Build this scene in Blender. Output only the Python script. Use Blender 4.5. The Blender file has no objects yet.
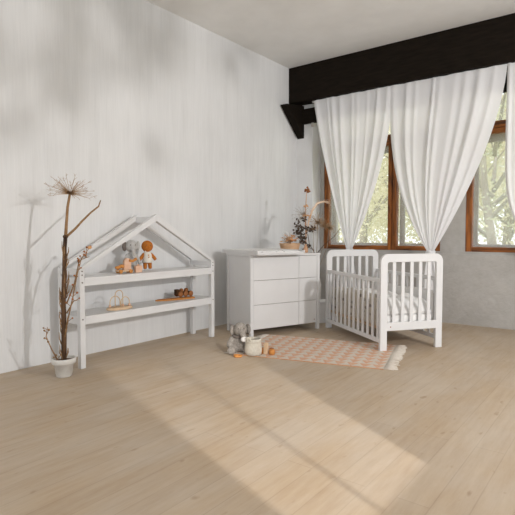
import bpy, bmesh, math, random
from mathutils import Vector, Matrix, Quaternion
random.seed(7)
S = bpy.context.scene
COL = S.collection
R = math.radians

# ------------------------------------------------------------------ camera, sky, lights, exposure
cam_d = bpy.data.cameras.new('camera')
cam = bpy.data.objects.new('camera', cam_d); COL.objects.link(cam)
cam_d.sensor_width = 36.0
cam_d.lens = 36.0 * 490.0 / 515.0
cam_d.clip_start = 0.05
cam.location = (3.848, 0, 1.08)
cam.rotation_euler = (R(90) - math.atan(24 / 490.0), 0, R(37.6))
S.camera = cam

world = bpy.data.worlds.new('sky'); S.world = world
world.use_nodes = True
bg = world.node_tree.nodes['Background']
bg.inputs['Color'].default_value = (0.92, 0.965, 1.0, 1)
bg.inputs['Strength'].default_value = 1.8

def lamp(name, kind, loc, target, energy, color):
    d = bpy.data.lights.new(name, kind)
    o = bpy.data.objects.new(name, d); COL.objects.link(o)
    o.location = loc
    o.rotation_euler = (Vector(target) - Vector(loc)).to_track_quat('-Z', 'Y').to_euler()
    d.energy = energy; d.color = color
    return o
key = lamp('key_light', 'AREA', (5.9, 2.72, 2.12), (0, 3.4, 1.0), 96, (1.0, 0.985, 0.975))
key.data.shape = 'DISK'; key.data.size = 0.13
pat = lamp('floor_light', 'SPOT', (7.0, 0.1, 2.5), (4.6, 1.17, 1.30), 1000, (1.0, 0.975, 0.95))
pat.data.spot_size = R(24); pat.data.spot_blend = 0.2; pat.data.shadow_soft_size = 0.035

sun = lamp('sun', 'SUN', (0, -10, 20), (0, 2, 0), 2.0, (1.0, 0.97, 0.9))   # high behind the building: it only reaches the trees outside
sun.data.angle = R(3)

S.view_settings.view_transform = 'Standard'
S.view_settings.look = 'None'
S.view_settings.gamma = 1.0
S.view_settings.use_curve_mapping = False
S.view_settings.exposure = 0.0

# ------------------------------------------------------------------ materials
def new_mat(name, col, rough=0.6, spec=0.3):
    m = bpy.data.materials.new(name); m.use_nodes = True
    b = m.node_tree.nodes['Principled BSDF']
    b.inputs['Base Color'].default_value = (*col, 1)
    b.inputs['Roughness'].default_value = rough
    b.inputs['Specular IOR Level'].default_value = spec
    return m
class NT:
    def __init__(s, m): s.t = m.node_tree; s.b = s.t.nodes['Principled BSDF']
    def n(s, kind, **kw):
        o = s.t.nodes.new(kind)
        for k, v in kw.items(): setattr(o, k, v)
        return o
    def l(s, a, b): s.t.links.new(a, b)
    def coords(s, scale=(1, 1, 1), rot=(0, 0, 0), loc=(0, 0, 0)):
        c = s.n('ShaderNodeTexCoord'); mp = s.n('ShaderNodeMapping')
        mp.inputs['Scale'].default_value = scale; mp.inputs['Rotation'].default_value = rot; mp.inputs['Location'].default_value = loc
        s.l(c.outputs['Object'], mp.inputs['Vector']); return mp.outputs['Vector']
    def noise(s, vec, scale, detail=4, rough=0.55):
        o = s.n('ShaderNodeTexNoise'); o.inputs['Scale'].default_value = scale
        o.inputs['Detail'].default_value = detail; o.inputs['Roughness'].default_value = rough
        s.l(vec, o.inputs['Vector']); return o.outputs['Fac']
    def ramp(s, fac, stops):
        o = s.n('ShaderNodeValToRGB'); cr = o.color_ramp
        while len(cr.elements) < len(stops): cr.elements.new(0.5)
        for e, (p, c) in zip(cr.elements, stops): e.position = p; e.color = (*c, 1)
        s.l(fac, o.inputs['Fac']); return o.outputs['Color']
    def mix(s, fac, a, b, blend='MIX'):
        o = s.n('ShaderNodeMix', data_type='RGBA', blend_type=blend)
        for sock, v in ((o.inputs[0], fac), (o.inputs[6], a), (o.inputs[7], b)):
            if hasattr(v, 'links') or isinstance(v, bpy.types.NodeSocket): s.l(v, sock)
            elif isinstance(v, tuple): sock.default_value = (*v, 1)
            else: sock.default_value = v
        return o.outputs[2]
    def math(s, op, a, b=0.0):
        o = s.n('ShaderNodeMath', operation=op)
        for sock, v in ((o.inputs[0], a), (o.inputs[1], b)):
            if isinstance(v, bpy.types.NodeSocket): s.l(v, sock)
            else: sock.default_value = v
        return o.outputs[0]
    def color(s, c): s.l(c, s.b.inputs['Base Color'])
    def bump(s, h, strength=0.2, dist=0.01):
        o = s.n('ShaderNodeBump'); o.inputs['Strength'].default_value = strength; o.inputs['Distance'].default_value = dist
        s.l(h, o.inputs['Height']); s.l(o.outputs['Normal'], s.b.inputs['Normal'])

def noisy(name, a, b, scale=8, rough=0.6, bump=0.0, stretch=(1, 1, 1), spec=0.3):
    m = new_mat(name, a, rough, spec); t = NT(m)
    f = t.noise(t.coords(stretch), scale)
    t.color(t.ramp(f, [(0.3, a), (0.7, b)]))
    if bump: t.bump(f, bump)
    return m

M = {}
# limewashed boards of the left wall: thin vertical streaks and pale patches of wash
m = new_mat('limewash', (0.7, 0.68, 0.66), 0.9, 0.1); t = NT(m)
st = t.noise(t.coords((1, 4.5, 0.35)), 2.3, 8, 0.68)
fine = t.noise(t.coords((1, 40, 1.6)), 2.0, 3, 0.6)
pt = t.noise(t.coords((1, 1, 1.0), loc=(3, 1, 0)), 1.3, 3, 0.5)
c1 = t.ramp(st, [(0.25, (0.66, 0.655, 0.65)), (0.5, (0.755, 0.752, 0.75)), (0.8, (0.83, 0.827, 0.825))])
c2 = t.mix(0.30, c1, t.ramp(fine, [(0.3, (0.64, 0.635, 0.63)), (0.7, (0.80, 0.79, 0.78))]))
c3 = t.mix(0.22, c2, t.ramp(pt, [(0.35, (0.60, 0.595, 0.59)), (0.65, (0.82, 0.81, 0.80))]))
t.color(c3); t.bump(st, 0.12, 0.006); M['limewash'] = m
# grey rough plaster
m = new_mat('plaster', (0.5, 0.47, 0.43), 0.92, 0.1); t = NT(m)
v = t.coords((1, 1, 1)); a = t.noise(v, 2.2, 8, 0.6); b = t.noise(v, 9, 6, 0.7)
t.color(t.mix(0.35, t.ramp(a, [(0.3, (0.41, 0.385, 0.36)), (0.7, (0.52, 0.50, 0.475))]), t.ramp(b, [(0.3, (0.37, 0.345, 0.315)), (0.7, (0.55, 0.53, 0.505))])))
t.bump(t.math('ADD', a, t.math('MULTIPLY', b, 0.5)), 0.55, 0.04); M['plaster'] = m
# plank floor running along the left wall
m = new_mat('floorboards', (0.5, 0.4, 0.28), 0.55, 0.3); t = NT(m)
br = t.n('ShaderNodeTexBrick'); br.offset = 0.37; br.offset_frequency = 2; br.squash = 1
t.l(t.coords((1, 1, 1), (0, 0, R(90))), br.inputs['Vector'])
for k, vv in (('Scale', 1.0), ('Mortar Size', 0.003), ('Mortar Smooth', 0.4), ('Bias', 0.0), ('Brick Width', 1.9), ('Row Height', 0.135)): br.inputs[k].default_value = vv
br.inputs['Color1'].default_value = (0.40, 0.30, 0.20, 1); br.inputs['Color2'].default_value = (0.47, 0.365, 0.255, 1); br.inputs['Mortar'].default_value = (0.30, 0.215, 0.14, 1)
gr = t.noise(t.coords((9, 0.9, 1)), 3.0, 6, 0.65)
bl = t.noise(t.coords((1.6, 0.7, 1)), 2.2, 5, 0.6)
kn = t.noise(t.coords((7, 3.2, 1)), 2.6, 2, 0.4)
c = t.mix(0.42, br.outputs['Color'], t.ramp(gr, [(0.3, (0.36, 0.255, 0.165)), (0.7, (0.62, 0.52, 0.395))]))
c = t.mix(0.35, c, t.ramp(bl, [(0.35, (0.44, 0.32, 0.21)), (0.65, (0.55, 0.49, 0.43))]))
c = t.mix(t.ramp(kn, [(0.69, (0, 0, 0)), (0.79, (0.5, 0.5, 0.5))]), c, (0.27, 0.17, 0.095))
t.color(c); t.bump(gr, 0.08, 0.004); M['floor'] = m
M['ceiling'] = noisy('ceiling_white', (0.80, 0.79, 0.77), (0.86, 0.85, 0.83), 3, 0.9)
M['white'] = noisy('white_lacquer', (0.69, 0.68, 0.675), (0.72, 0.71, 0.705), 5, 0.42)
M['white_matt'] = noisy('white_matt', (0.84, 0.83, 0.82), (0.88, 0.87, 0.86), 40, 0.85)
M['screw'] = new_mat('screw', (0.12, 0.09, 0.07), 0.5)
M['gap'] = new_mat('gap_shade', (0.16, 0.13, 0.11), 0.9)  # dark colour standing in for the shade between the drawers
M['black'] = noisy('black_timber', (0.008, 0.006, 0.004), (0.014, 0.010, 0.007), 6, 0.8, 0.2, (1, 6, 6), 0.08)
M['winwood'] = noisy('window_timber', (0.42, 0.135, 0.026), (0.08, 0.030, 0.013), 5, 0.5, 0.3, (6, 6, 0.8))
M['winwood_b'] = noisy('window_timber_rail', (0.42, 0.135, 0.026), (0.08, 0.030, 0.013), 5, 0.5, 0.3, (0.8, 6, 6))
M['oldgrey'] = noisy('old_grey_paint', (0.40, 0.36, 0.31), (0.55, 0.52, 0.47), 6, 0.8)
M['rod'] = noisy('rod_metal', (0.52, 0.50, 0.47), (0.60, 0.58, 0.55), 12, 0.4)
M['bark'] = noisy('dry_stalk', (0.030, 0.018, 0.012), (0.17, 0.09, 0.045), 16, 0.9, 0.6, (1, 1, 0.35))
M['stem'] = noisy('tan_stem', (0.22, 0.12, 0.052), (0.36, 0.22, 0.11), 20, 0.8)
M['ray'] = noisy('dry_umbel', (0.34, 0.20, 0.10), (0.46, 0.31, 0.18), 20, 0.8)
M['berry'] = noisy('berry', (0.42, 0.15, 0.04), (0.25, 0.09, 0.03), 20, 0.6)
M['pot'] = noisy('white_flowerpot', (0.60, 0.57, 0.53), (0.72, 0.70, 0.66), 14, 0.85, 0.1)
M['soil'] = noisy('soil', (0.10, 0.06, 0.04), (0.2, 0.13, 0.09), 40, 1.0, 0.4)
M['plush'] = noisy('grey_plush', (0.20, 0.175, 0.15), (0.36, 0.325, 0.29), 70, 1.0, 0.5)
M['plush_dark'] = noisy('dark_plush', (0.13, 0.105, 0.09), (0.21, 0.18, 0.16), 70, 1.0, 0.5)
M['plush_light'] = noisy('pale_plush', (0.66, 0.63, 0.60), (0.76, 0.73, 0.70), 70, 1.0, 0.4)
M['knit'] = noisy('grey_knit', (0.42, 0.41, 0.39), (0.54, 0.52, 0.50), 60, 1.0, 0.4)
M['rust'] = noisy('rust_plush', (0.40, 0.125, 0.020), (0.50, 0.175, 0.032), 60, 1.0, 0.4)
M['linen'] = noisy('cream_linen', (0.70, 0.66, 0.58), (0.80, 0.76, 0.69), 70, 1.0, 0.2)
M['felt'] = noisy('cream_felt', (0.60, 0.55, 0.46), (0.70, 0.65, 0.56), 50, 1.0, 0.3)
M['orangewood'] = noisy('orange_wood', (0.52, 0.20, 0.045), (0.62, 0.27, 0.07), 20, 0.55)
M['palewood'] = noisy('pale_wood', (0.66, 0.46, 0.29), (0.74, 0.55, 0.37), 20, 0.6)
M['peachwood'] = noisy('peach_wood', (0.68, 0.40, 0.26), (0.75, 0.50, 0.36), 20, 0.6)
M['brownwood'] = noisy('rust_brown_wood', (0.33, 0.125, 0.035), (0.22, 0.08, 0.028), 20, 0.6)
M['brownwood_dark'] = noisy('dark_brown_wood', (0.05, 0.025, 0.012), (0.09, 0.04, 0.018), 20, 0.7, 0, (1, 1, 1), 0.1)
M['brass'] = noisy('brass_wire', (0.62, 0.45, 0.27), (0.70, 0.53, 0.34), 20, 0.45)
M['wicker'] = noisy('tan_wicker', (0.60, 0.36, 0.20), (0.72, 0.50, 0.33), 30, 0.8, 0.6, (1, 1, 5))
M['terracotta'] = noisy('terracotta', (0.55, 0.30, 0.17), (0.66, 0.40, 0.25), 20, 0.8)
M['darkleaf'] = noisy('dark_dry_leaf', (0.05, 0.033, 0.024), (0.10, 0.07, 0.05), 20, 0.9)
M['greyflower'] = noisy('grey_seedhead', (0.30, 0.24, 0.18), (0.40, 0.33, 0.26), 20, 0.9)
M['peach'] = noisy('peach_plume', (0.70, 0.50, 0.36), (0.78, 0.62, 0.48), 20, 0.9)
M['orangeflower'] = noisy('orange_flower', (0.62, 0.29, 0.11), (0.74, 0.45, 0.24), 30, 0.9)
M['babyflower'] = noisy('white_tiny_flowers', (0.72, 0.70, 0.67), (0.8, 0.78, 0.76), 30, 0.9)
M['bedding'] = noisy('white_bedding', (0.78, 0.765, 0.75), (0.85, 0.84, 0.825), 14, 0.95, 0.2)
M['greybedding'] = noisy('pale_grey_bedding', (0.66, 0.67, 0.69), (0.73, 0.74, 0.755), 14, 0.95, 0.2)
# linen bumper printed with small dark leaves
m = new_mat('printed_linen', (0.55, 0.49, 0.41), 1.0, 0.1); t = NT(m)
vo = t.n('ShaderNodeTexVoronoi'); t.l(t.coords((1, 1, 1.6)), vo.inputs['Vector']); vo.inputs['Scale'].default_value = 9; vo.inputs['Randomness'].default_value = 0.75
t.color(t.mix(t.ramp(vo.outputs['Distance'], [(0.20, (0.8, 0.8, 0.8)), (0.27, (0, 0, 0))]), t.ramp(t.noise(t.coords(), 20), [(0.3, (0.60, 0.54, 0.455)), (0.7, (0.68, 0.62, 0.53))]), (0.26, 0.225, 0.20)))
M['print'] = m
# white changing mat with scattered grey dots
m = new_mat('dotted_mat', (0.8, 0.79, 0.78), 0.8, 0.2); t = NT(m)
vo = t.n('ShaderNodeTexVoronoi'); t.l(t.coords(), vo.inputs['Vector']); vo.inputs['Scale'].default_value = 22
t.color(t.mix(t.ramp(vo.outputs['Distance'], [(0.22, (1, 1, 1)), (0.28, (0, 0, 0))]), (0.83, 0.82, 0.81), (0.58, 0.57, 0.56)))
M['mat'] = m
# rug: rows of triangles, apricot on cream
m = new_mat('rug_weave', (0.7, 0.5, 0.4), 1.0, 0.05); t = NT(m)
sx = t.n('ShaderNodeSeparateXYZ'); t.l(t.coords(), sx.inputs[0])
u = t.math('FRACT', t.math('MULTIPLY', sx.outputs['X'], 1 / 0.105)); w = t.math('FRACT', t.math('MULTIPLY', sx.outputs['Y'], 1 / 0.105))
tri = t.math('GREATER_THAN', w, t.math('MULTIPLY', t.math('ABSOLUTE', t.math('SUBTRACT', u, 0.5)), 2.0))
ns = t.noise(t.coords((1, 1, 1)), 40, 3)
orange = t.ramp(ns, [(0.3, (0.63, 0.335, 0.205)), (0.7, (0.70, 0.44, 0.31))])
cream = t.ramp(ns, [(0.3, (0.62, 0.54, 0.46)), (0.7, (0.70, 0.62, 0.54))])
t.color(t.mix(t.math('MULTIPLY', tri, 0.85), cream, orange)); t.bump(t.noise(t.coords((8, 60, 1)), 8, 2), 0.5, 0.004); M['rug'] = m
M['rug_edge'] = noisy('rug_edge', (0.55, 0.28, 0.14), (0.64, 0.36, 0.22), 30, 1.0)
M['fringe'] = noisy('rug_fringe', (0.64, 0.57, 0.49), (0.72, 0.66, 0.59), 30, 1.0)
# sheer curtain
m = bpy.data.materials.new('sheer_curtain'); m.use_nodes = True; tr = m.node_tree
for n_ in list(tr.nodes): tr.nodes.remove(n_)
out = tr.nodes.new('ShaderNodeOutputMaterial'); d1 = tr.nodes.new('ShaderNodeBsdfDiffuse'); d2 = tr.nodes.new('ShaderNodeBsdfTranslucent'); d3 = tr.nodes.new('ShaderNodeBsdfTransparent')
d1.inputs[0].default_value = (0.95, 0.945, 0.955, 1); d2.inputs[0].default_value = (0.95, 0.945, 0.955, 1)
m1 = tr.nodes.new('ShaderNodeMixShader'); m2 = tr.nodes.new('ShaderNodeMixShader'); m1.inputs[0].default_value = 0.27; m2.inputs[0].default_value = 0.05
tr.links.new(d1.outputs[0], m1.inputs[1]); tr.links.new(d2.outputs[0], m1.inputs[2]); tr.links.new(m1.outputs[0], m2.inputs[1]); tr.links.new(d3.outputs[0], m2.inputs[2]); tr.links.new(m2.outputs[0], out.inputs[0])
M['sheer'] = m
# milky window glass
m = bpy.data.materials.new('milky_glass'); m.use_nodes = True; tr = m.node_tree
for n_ in list(tr.nodes): tr.nodes.remove(n_)
out = tr.nodes.new('ShaderNodeOutputMaterial'); d1 = tr.nodes.new('ShaderNodeBsdfTransparent'); d2 = tr.nodes.new('ShaderNodeBsdfTranslucent'); d3 = tr.nodes.new('ShaderNodeBsdfGlossy')
d2.inputs[0].default_value = (0.9, 0.9, 0.88, 1); d3.inputs['Roughness'].default_value = 0.05
m1 = tr.nodes.new('ShaderNodeMixShader'); m2 = tr.nodes.new('ShaderNodeMixShader'); m1.inputs[0].default_value = 0.16; m2.inputs[0].default_value = 0.03
tr.links.new(d1.outputs[0], m1.inputs[1]); tr.links.new(d2.outputs[0], m1.inputs[2]); tr.links.new(m1.outputs[0], m2.inputs[1]); tr.links.new(d3.outputs[0], m2.inputs[2]); tr.links.new(m2.outputs[0], out.inputs[0])
M['glass'] = m
M['grass'] = noisy('meadow', (0.42, 0.46, 0.26), (0.58, 0.60, 0.36), 3, 1.0)
M['trunk'] = noisy('tree_bark', (0.34, 0.30, 0.24), (0.46, 0.42, 0.35), 6, 1.0, 0.3)
def leafmat(name, a, b):
    m = noisy(name, a, b, 0.9, 0.8, 0, (1, 1, 1), 0.1); t = NT(m)
    tl = t.n('ShaderNodeBsdfTranslucent'); tl.inputs[0].default_value = (*b, 1); mx = t.n('ShaderNodeMixShader'); mx.inputs[0].default_value = 0.4
    t.l(t.b.outputs[0], mx.inputs[1]); t.l(tl.outputs[0], mx.inputs[2])
    t.l(mx.outputs[0], t.t.nodes['Material Output'].inputs[0]); return m
M['leaf_yellow'] = leafmat('yellow_green_leaves', (0.72, 0.67, 0.46), (0.84, 0.79, 0.61))
M['leaf_green'] = leafmat('pale_green_leaves', (0.58, 0.60, 0.41), (0.70, 0.71, 0.53))
M['leaf_house'] = leafmat('houseplant_leaves', (0.05, 0.12, 0.04), (0.08, 0.18, 0.06))

# ------------------------------------------------------------------ mesh helpers
def link(name, me, mat, parent=None, smooth=False):
    o = bpy.data.objects.new(name, me); COL.objects.link(o)
    if mat: me.materials.append(M[mat] if isinstance(mat, str) else mat)
    if parent: o.parent = parent
    if smooth:
        for p in me.polygons: p.use_smooth = True
    return o
class MB:
    def __init__(s): s.v = []; s.f = []
    def add(s, vs, fs):
        n = len(s.v); s.v += [tuple(x) for x in vs]; s.f += [tuple(i + n for i in f) for f in fs]; return s
    def box(s, x0, x1, y0, y1, z0, z1):
        return s.add([(x, y, z) for z in (z0, z1) for y in (y0, y1) for x in (x0, x1)],
                     [(0, 2, 3, 1), (4, 5, 7, 6), (0, 1, 5, 4), (2, 6, 7, 3), (0, 4, 6, 2), (1, 3, 7, 5)])
    def prism(s, pts, axis, a, b):          # polygon in the other two axes, extruded along axis
        def P(p, w):
            return {0: (w, p[0], p[1]), 1: (p[0], w, p[1]), 2: (p[0], p[1], w)}[axis]
        n = len(pts)
        vs = [P(p, a) for p in pts] + [P(p, b) for p in pts]
        fs = [tuple(range(n))[::-1], tuple(range(n, 2 * n))] + [(i, (i + 1) % n, n + (i + 1) % n, n + i) for i in range(n)]
        return s.add(vs, fs)
    def tube(s, pts, r, seg=8, cap=True):
        pts = [Vector(p) for p in pts]; n = len(pts)
        rs = r if isinstance(r, (list, tuple)) else [r] * n
        vs = []; up = None
        for i in range(n):
            d = (pts[min(i + 1, n - 1)] - pts[max(i - 1, 0)]).normalized()
            if up is None:
                up = d.orthogonal().normalized()
            else:
                up = (up - d * up.dot(d)); up = up.normalized() if up.length > 1e-6 else d.orthogonal().normalized()
            w = d.cross(up)
            for k in range(seg):
                a = 2 * math.pi * k / seg
                vs.append(pts[i] + (up * math.cos(a) + w * math.sin(a)) * rs[i])
        fs = [(i * seg + k, i * seg + (k + 1) % seg, (i + 1) * seg + (k + 1) % seg, (i + 1) * seg + k) for i in range(n - 1) for k in range(seg)]
        if cap: fs += [tuple(range(seg))[::-1], tuple(range((n - 1) * seg, n * seg))]
        return s.add(vs, fs)
    def lathe(s, prof, c=(0, 0, 0), seg=28):
        vs = []; fs = []; n = len(prof)
        for (r, z) in prof:
            for k in range(seg):
                a = 2 * math.pi * k / seg; vs.append((c[0] + max(r, 1e-4) * math.cos(a), c[1] + max(r, 1e-4) * math.sin(a), c[2] + z))
        fs = [(i * seg + k, i * seg + (k + 1) % seg, (i + 1) * seg + (k + 1) % seg, (i + 1) * seg + k) for i in range(n - 1) for k in range(seg)]
        fs += [tuple(range(seg))[::-1], tuple(range((n - 1) * seg, n * seg))]
        return s.add(vs, fs)
    def ell(s, c, r, q=None, nu=16, nv=10):
        if not isinstance(r, (tuple, list)): r = (r, r, r)
        vs = []; fs = []
        for j in range(nv + 1):
            p = math.pi * j / nv
            for k in range(nu):
                a = 2 * math.pi * k / nu
                p3 = Vector((r[0] * math.sin(max(p, 1e-3) if j < nv else 1e-3) * math.cos(a), r[1] * math.sin(max(p, 1e-3) if j < nv else 1e-3) * math.sin(a), r[2] * math.cos(p)))
                if q: p3.rotate(q)
                vs.append(Vector(c) + p3)
        for j in range(nv):
            for k in range(nu):
                fs.append((j * nu + k, (j + 1) * nu + k, (j + 1) * nu + (k + 1) % nu, j * nu + (k + 1) % nu))
        return s.add(vs, fs)
    def bar(s, p, q, w, h, up=(0, 0, 1)):   # rectangular beam from p to q, w across, h along 'up'
        p, q = Vector(p), Vector(q); d = (q - p).normalized(); sd = d.cross(Vector(up)).normalized(); u = sd.cross(d)
        vs = [e + sd * a * w / 2 + u * b * h / 2 for e in (p, q) for a, b in ((-1, -1), (1, -1), (1, 1), (-1, 1))]
        return s.add(vs, [(3, 2, 1, 0), (4, 5, 6, 7), (0, 1, 5, 4), (1, 2, 6, 5), (2, 3, 7, 6), (3, 0, 4, 7)])
    def leaf(s, c, n, up, L, W):            # small curved leaf blade with a fold down its middle
        n = Vector(n).normalized(); u = Vector(up); u = (u - n * u.dot(n))
        u = u.normalized() if u.length > 1e-4 else n.orthogonal().normalized()
        w = n.cross(u); c = Vector(c)
        vs = [c, c + u * L * .4 + w * W / 2 + n * W * .2, c + u * L, c + u * L * .4 - w * W / 2 + n * W * .2, c + u * L * .45]
        return s.add(vs, [(0, 1, 4), (1, 2, 4), (2, 3, 4), (3, 0, 4)])
    def build(s, name, mat, parent=None, smooth=False, bevel=0.0, remesh=0.0, fix=True):
        me = bpy.data.meshes.new(name); me.from_pydata(s.v, [], s.f); me.validate()
        if fix:
            b = bmesh.new(); b.from_mesh(me); bmesh.ops.recalc_face_normals(b, faces=b.faces[:]); b.to_mesh(me); b.free()
        o = link(name, me, mat, parent, smooth)
        if remesh:
            r = o.modifiers.new('skin', 'REMESH'); r.mode = 'VOXEL'; r.voxel_size = remesh; r.use_smooth_shade = True
            k = o.modifiers.new('soft', 'SMOOTH'); k.factor = 0.5; k.iterations = 6
        if bevel:
            k = o.modifiers.new('edge', 'BEVEL'); k.width = bevel; k.segments = 2; k.limit_method = 'ANGLE'; k.angle_limit = R(40)
        return o
def tag(o, label, cat, group=None, kind=None):
    o['label'] = label; o['category'] = cat
    if group: o['group'] = group
    if kind: o['kind'] = kind
    return o
def thing(name, label, cat, loc=(0, 0, 0), rz=0.0, group=None):
    o = bpy.data.objects.new(name, None); COL.objects.link(o); o.empty_display_size = 0.1
    o.location = loc; o.rotation_euler = (0, 0, rz)
    return tag(o, label, cat, group)
def struct(o): o['kind'] = 'structure'; return o
def note(o, s): o['label'] = s; return o

# ------------------------------------------------------------------ the setting
struct(MB().box(-0.25, 9.0, -4.0, 6.6, -0.12, 0.0).build('floor', 'floor'))
struct(MB().box(-0.25, 0.0, -4.0, 6.6, 0.0, 3.35).build('wall_left', 'limewash'))
struct(MB().box(-0.25, 9.0, -4.0, 6.6, 3.35, 3.5).build('ceiling', 'ceiling'))
W1, W2 = (0.33, 1.96), (2.25, 3.75)         # window openings along the far wall
ZS, ZT = 0.865, 2.96
wb = MB()
wb.box(0.0, 9.0, 6.07, 6.55, 0.0, 0.835)                      # below the windows, standing a little proud
wb.box(0.0, 9.0, 6.11, 6.55, 0.835, ZS)
wb.box(0.0, W1[0], 6.11, 6.55, ZS, ZT)
wb.box(W1[1], W2[0], 6.11, 6.55, ZS, ZT)
wb.box(W2[1], 9.0, 6.11, 6.55, ZS, ZT)
wb.box(0.0, 9.0, 6.11, 6.55, ZT, 3.35)
struct(wb.build('wall_back', 'plaster'))
struct(MB().box(0.0, 0.268, 5.90, 6.11, 0.0, 3.35).build('trim_1', 'limewash'))          # corner pier
struct(MB().box(0.0, 9.0, 5.70, 6.05, 2.87, 3.349).build('trim_2', 'black', bevel=0.008))  # black ceiling beam
cb = MB().prism([(5.47, 2.805), (5.90, 2.86), (5.90, 2.41)], 0, 0.02, 0.13).build('trim_3', 'black', bevel=0.004)   # black corbel under the beam
struct(cb)
lb = MB().box(0.131, 9.0, 5.835, 5.899, 2.60, 2.80).build('trim_4', 'black', bevel=0.004); struct(lb)
MB().tube([(0.29, 5.867, 2.60), (0.29, 5.867, 2.55)], 0.022, 10).build('peg', 'oldgrey', lb, True)

def window(name, x0, x1, bars, trans):
    root = bpy.data.objects.new(name, None); COL.objects.link(root); root.location = ((x0 + x1) / 2, 6.13, ZS); struct(root)
    ox = (x0 + x1) / 2
    def L(b): b.v = [(v[0] - ox, v[1] - 6.13, v[2] - ZS) for v in b.v]; return b
    w = 0.07; eds = [x0] + list(bars) + [x1]
    st = [(x0, x0 + w, 6.12, ZS, ZT), (x1 - w, x1, 6.12, ZS, ZT)]
    for bx in bars: st += [(bx - 0.058, bx - 0.004, 6.115, ZS, 2.36), (bx + 0.004, bx + 0.058, 6.115, ZS, 2.36), (bx - 0.018, bx + 0.018, 6.13, 2.36, ZT)]
    for a, b, y, z0, z1 in st: L(MB().box(a, b, y, 6.21, z0, z1)).build('stile', 'winwood', root, bevel=0.006)
    for y, z0, z1 in ((6.122, ZS, ZS + 0.055), (6.118, 2.285, 2.36), (6.124, 2.225, 2.279), (6.122, ZT - 0.06, ZT)):
        L(MB().box(x0 + w, x1 - w, y, 6.212, z0, z1)).build('rail', 'winwood_b', root, bevel=0.006)
    # the inner row of sashes, set back, in flaking grey paint
    for a, b in zip(eds[:-1], eds[1:]):
        g = MB().box(a + 0.02, a + 0.085, 6.33, 6.37, ZS, 2.30).box(b - 0.085, b - 0.02, 6.33, 6.37, ZS, 2.30)
        g.box(a + 0.085, b - 0.085, 6.33, 6.37, ZS, ZS + 0.085).box(a + 0.085, b - 0.085, 6.33, 6.37, 2.16, 2.30)
        note(L(g).build('inner_sash', 'oldgrey', root, bevel=0.004), 'flaking grey inner sash')
    for a, b in zip(eds[:-1], eds[1:]):
        lo = a + (w if a == x0 else 0.058); hi = b - (w if b == x1 else 0.058)
        L(MB().box(lo - .01, hi + .01, 6.165, 6.169, ZS + 0.05, 2.235)).build('pane', 'glass', root)
        L(MB().box(lo - .03, hi + .03, 6.165, 6.169, 2.355, ZT - 0.055)).build('pane', 'glass', root)
    return root
window('window_1', W1[0], W1[1], [1.338], True)
window('window_2', W2[0], W2[1], [3.0], True)

# ------------------------------------------------------------------ outside
tag(MB().box(-40, 30, 6.7, 60, -0.5, -0.3).build('meadow', 'grass'), 'pale green grassy ground seen through the windows', 'ground')['kind'] = 'structure'
def tree(x, y, h, label, lm, crown, n, seed, spread=1.6, low=1.0):
    rnd = random.Random(seed)
    root = thing('tree', label, 'tree', (x, y, -0.3), 0, 'trees outside the windows')
    tk = MB(); r0 = 0.05 + h * 0.012
    tops = []
    tk.tube([(0, 0, 0), (0.05, 0.03, h * .25), (rnd.uniform(-.2, .2), 0, h * .5), (rnd.uniform(-.3, .3), .1, h * .95)], [r0, r0 * .8, r0 * .6, r0 * .2], 8)
    for k in range(9):
        z = h * rnd.uniform(.15, .7); a = rnd.uniform(0, 6.28); L = spread * rnd.uniform(.6, 1.1)
        p = Vector((0.05, 0.02, z)); mid = p + Vector((math.cos(a) * L * .5, math.sin(a) * L * .5, L * .45)); e = p + Vector((math.cos(a) * L, math.sin(a) * L, L * rnd.uniform(.7, 1.2)))
        tk.tube([p, mid, e], [r0 * .4, r0 * .25, r0 * .08], 6); tops.append(mid); tops.append(e)
        e2 = mid + Vector((rnd.uniform(-.6, .6), rnd.uniform(-.6, .6), rnd.uniform(.3, .9))); tk.tube([mid, e2], [r0 * .2, r0 * .06], 5); tops.append(e2)
    tk.build('trunk', 'trunk', root, True)
    fo = MB()
    for k in range(int(n * 1.6)):
        b = rnd.choice(tops) if rnd.random() < .75 else Vector((rnd.gauss(0, spread * .6), rnd.gauss(0, spread * .6), rnd.uniform(low, h)))
        c = b + Vector((rnd.gauss(0, .35), rnd.gauss(0, .35), rnd.gauss(0, .35)))
        fo.leaf(c, (rnd.uniform(-1, 1), rnd.uniform(-1.5, .2), rnd.uniform(-.2, 1.5)), (rnd.uniform(-1, 1), rnd.uniform(-1, 1), rnd.uniform(-1, .3)), rnd.uniform(.045, .085) * crown, rnd.uniform(.032, .055) * crown)
    fo.build('foliage', lm, root, fix=False)
    return root
tree(-1.2, 10.5, 5.5, 'yellow-green tree outside the left window, left of the centre mullion', 'leaf_yellow', 1.3, 3600, 1)
tree(-3.2, 13.5, 6.5, 'tall pale yellow tree farther back beyond the left window pane', 'leaf_yellow', 1.6, 5200, 2, 2.2)
tree(0.45, 10.8, 6.0, 'leaning tree with a dark trunk outside, right of the left window mullion', 'leaf_yellow', 1.3, 2600, 3)
tree(1.75, 9.6, 4.6, 'branching green tree with visible trunk outside the right window', 'leaf_green', 1.0, 1300, 4, 1.5)
tree(0.9, 15.5, 7.0, 'tall yellow-green tree far beyond the right window', 'leaf_yellow', 1.8, 5600, 5, 2.4)
tree(-5.4, 17.0, 7.0, 'farthest pale green tree beyond the left window, low on the left', 'leaf_green', 1.9, 4800, 6, 2.6)
tree(2.6, 15.0, 6.0, 'pale green tree far beyond the right window, at its right side', 'leaf_green', 1.7, 4800, 8, 2.2)
tree(-1.4, 17.5, 7.5, 'pale green tree far behind the others, mid left window', 'leaf_green', 1.9, 5600, 9, 2.6)

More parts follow.
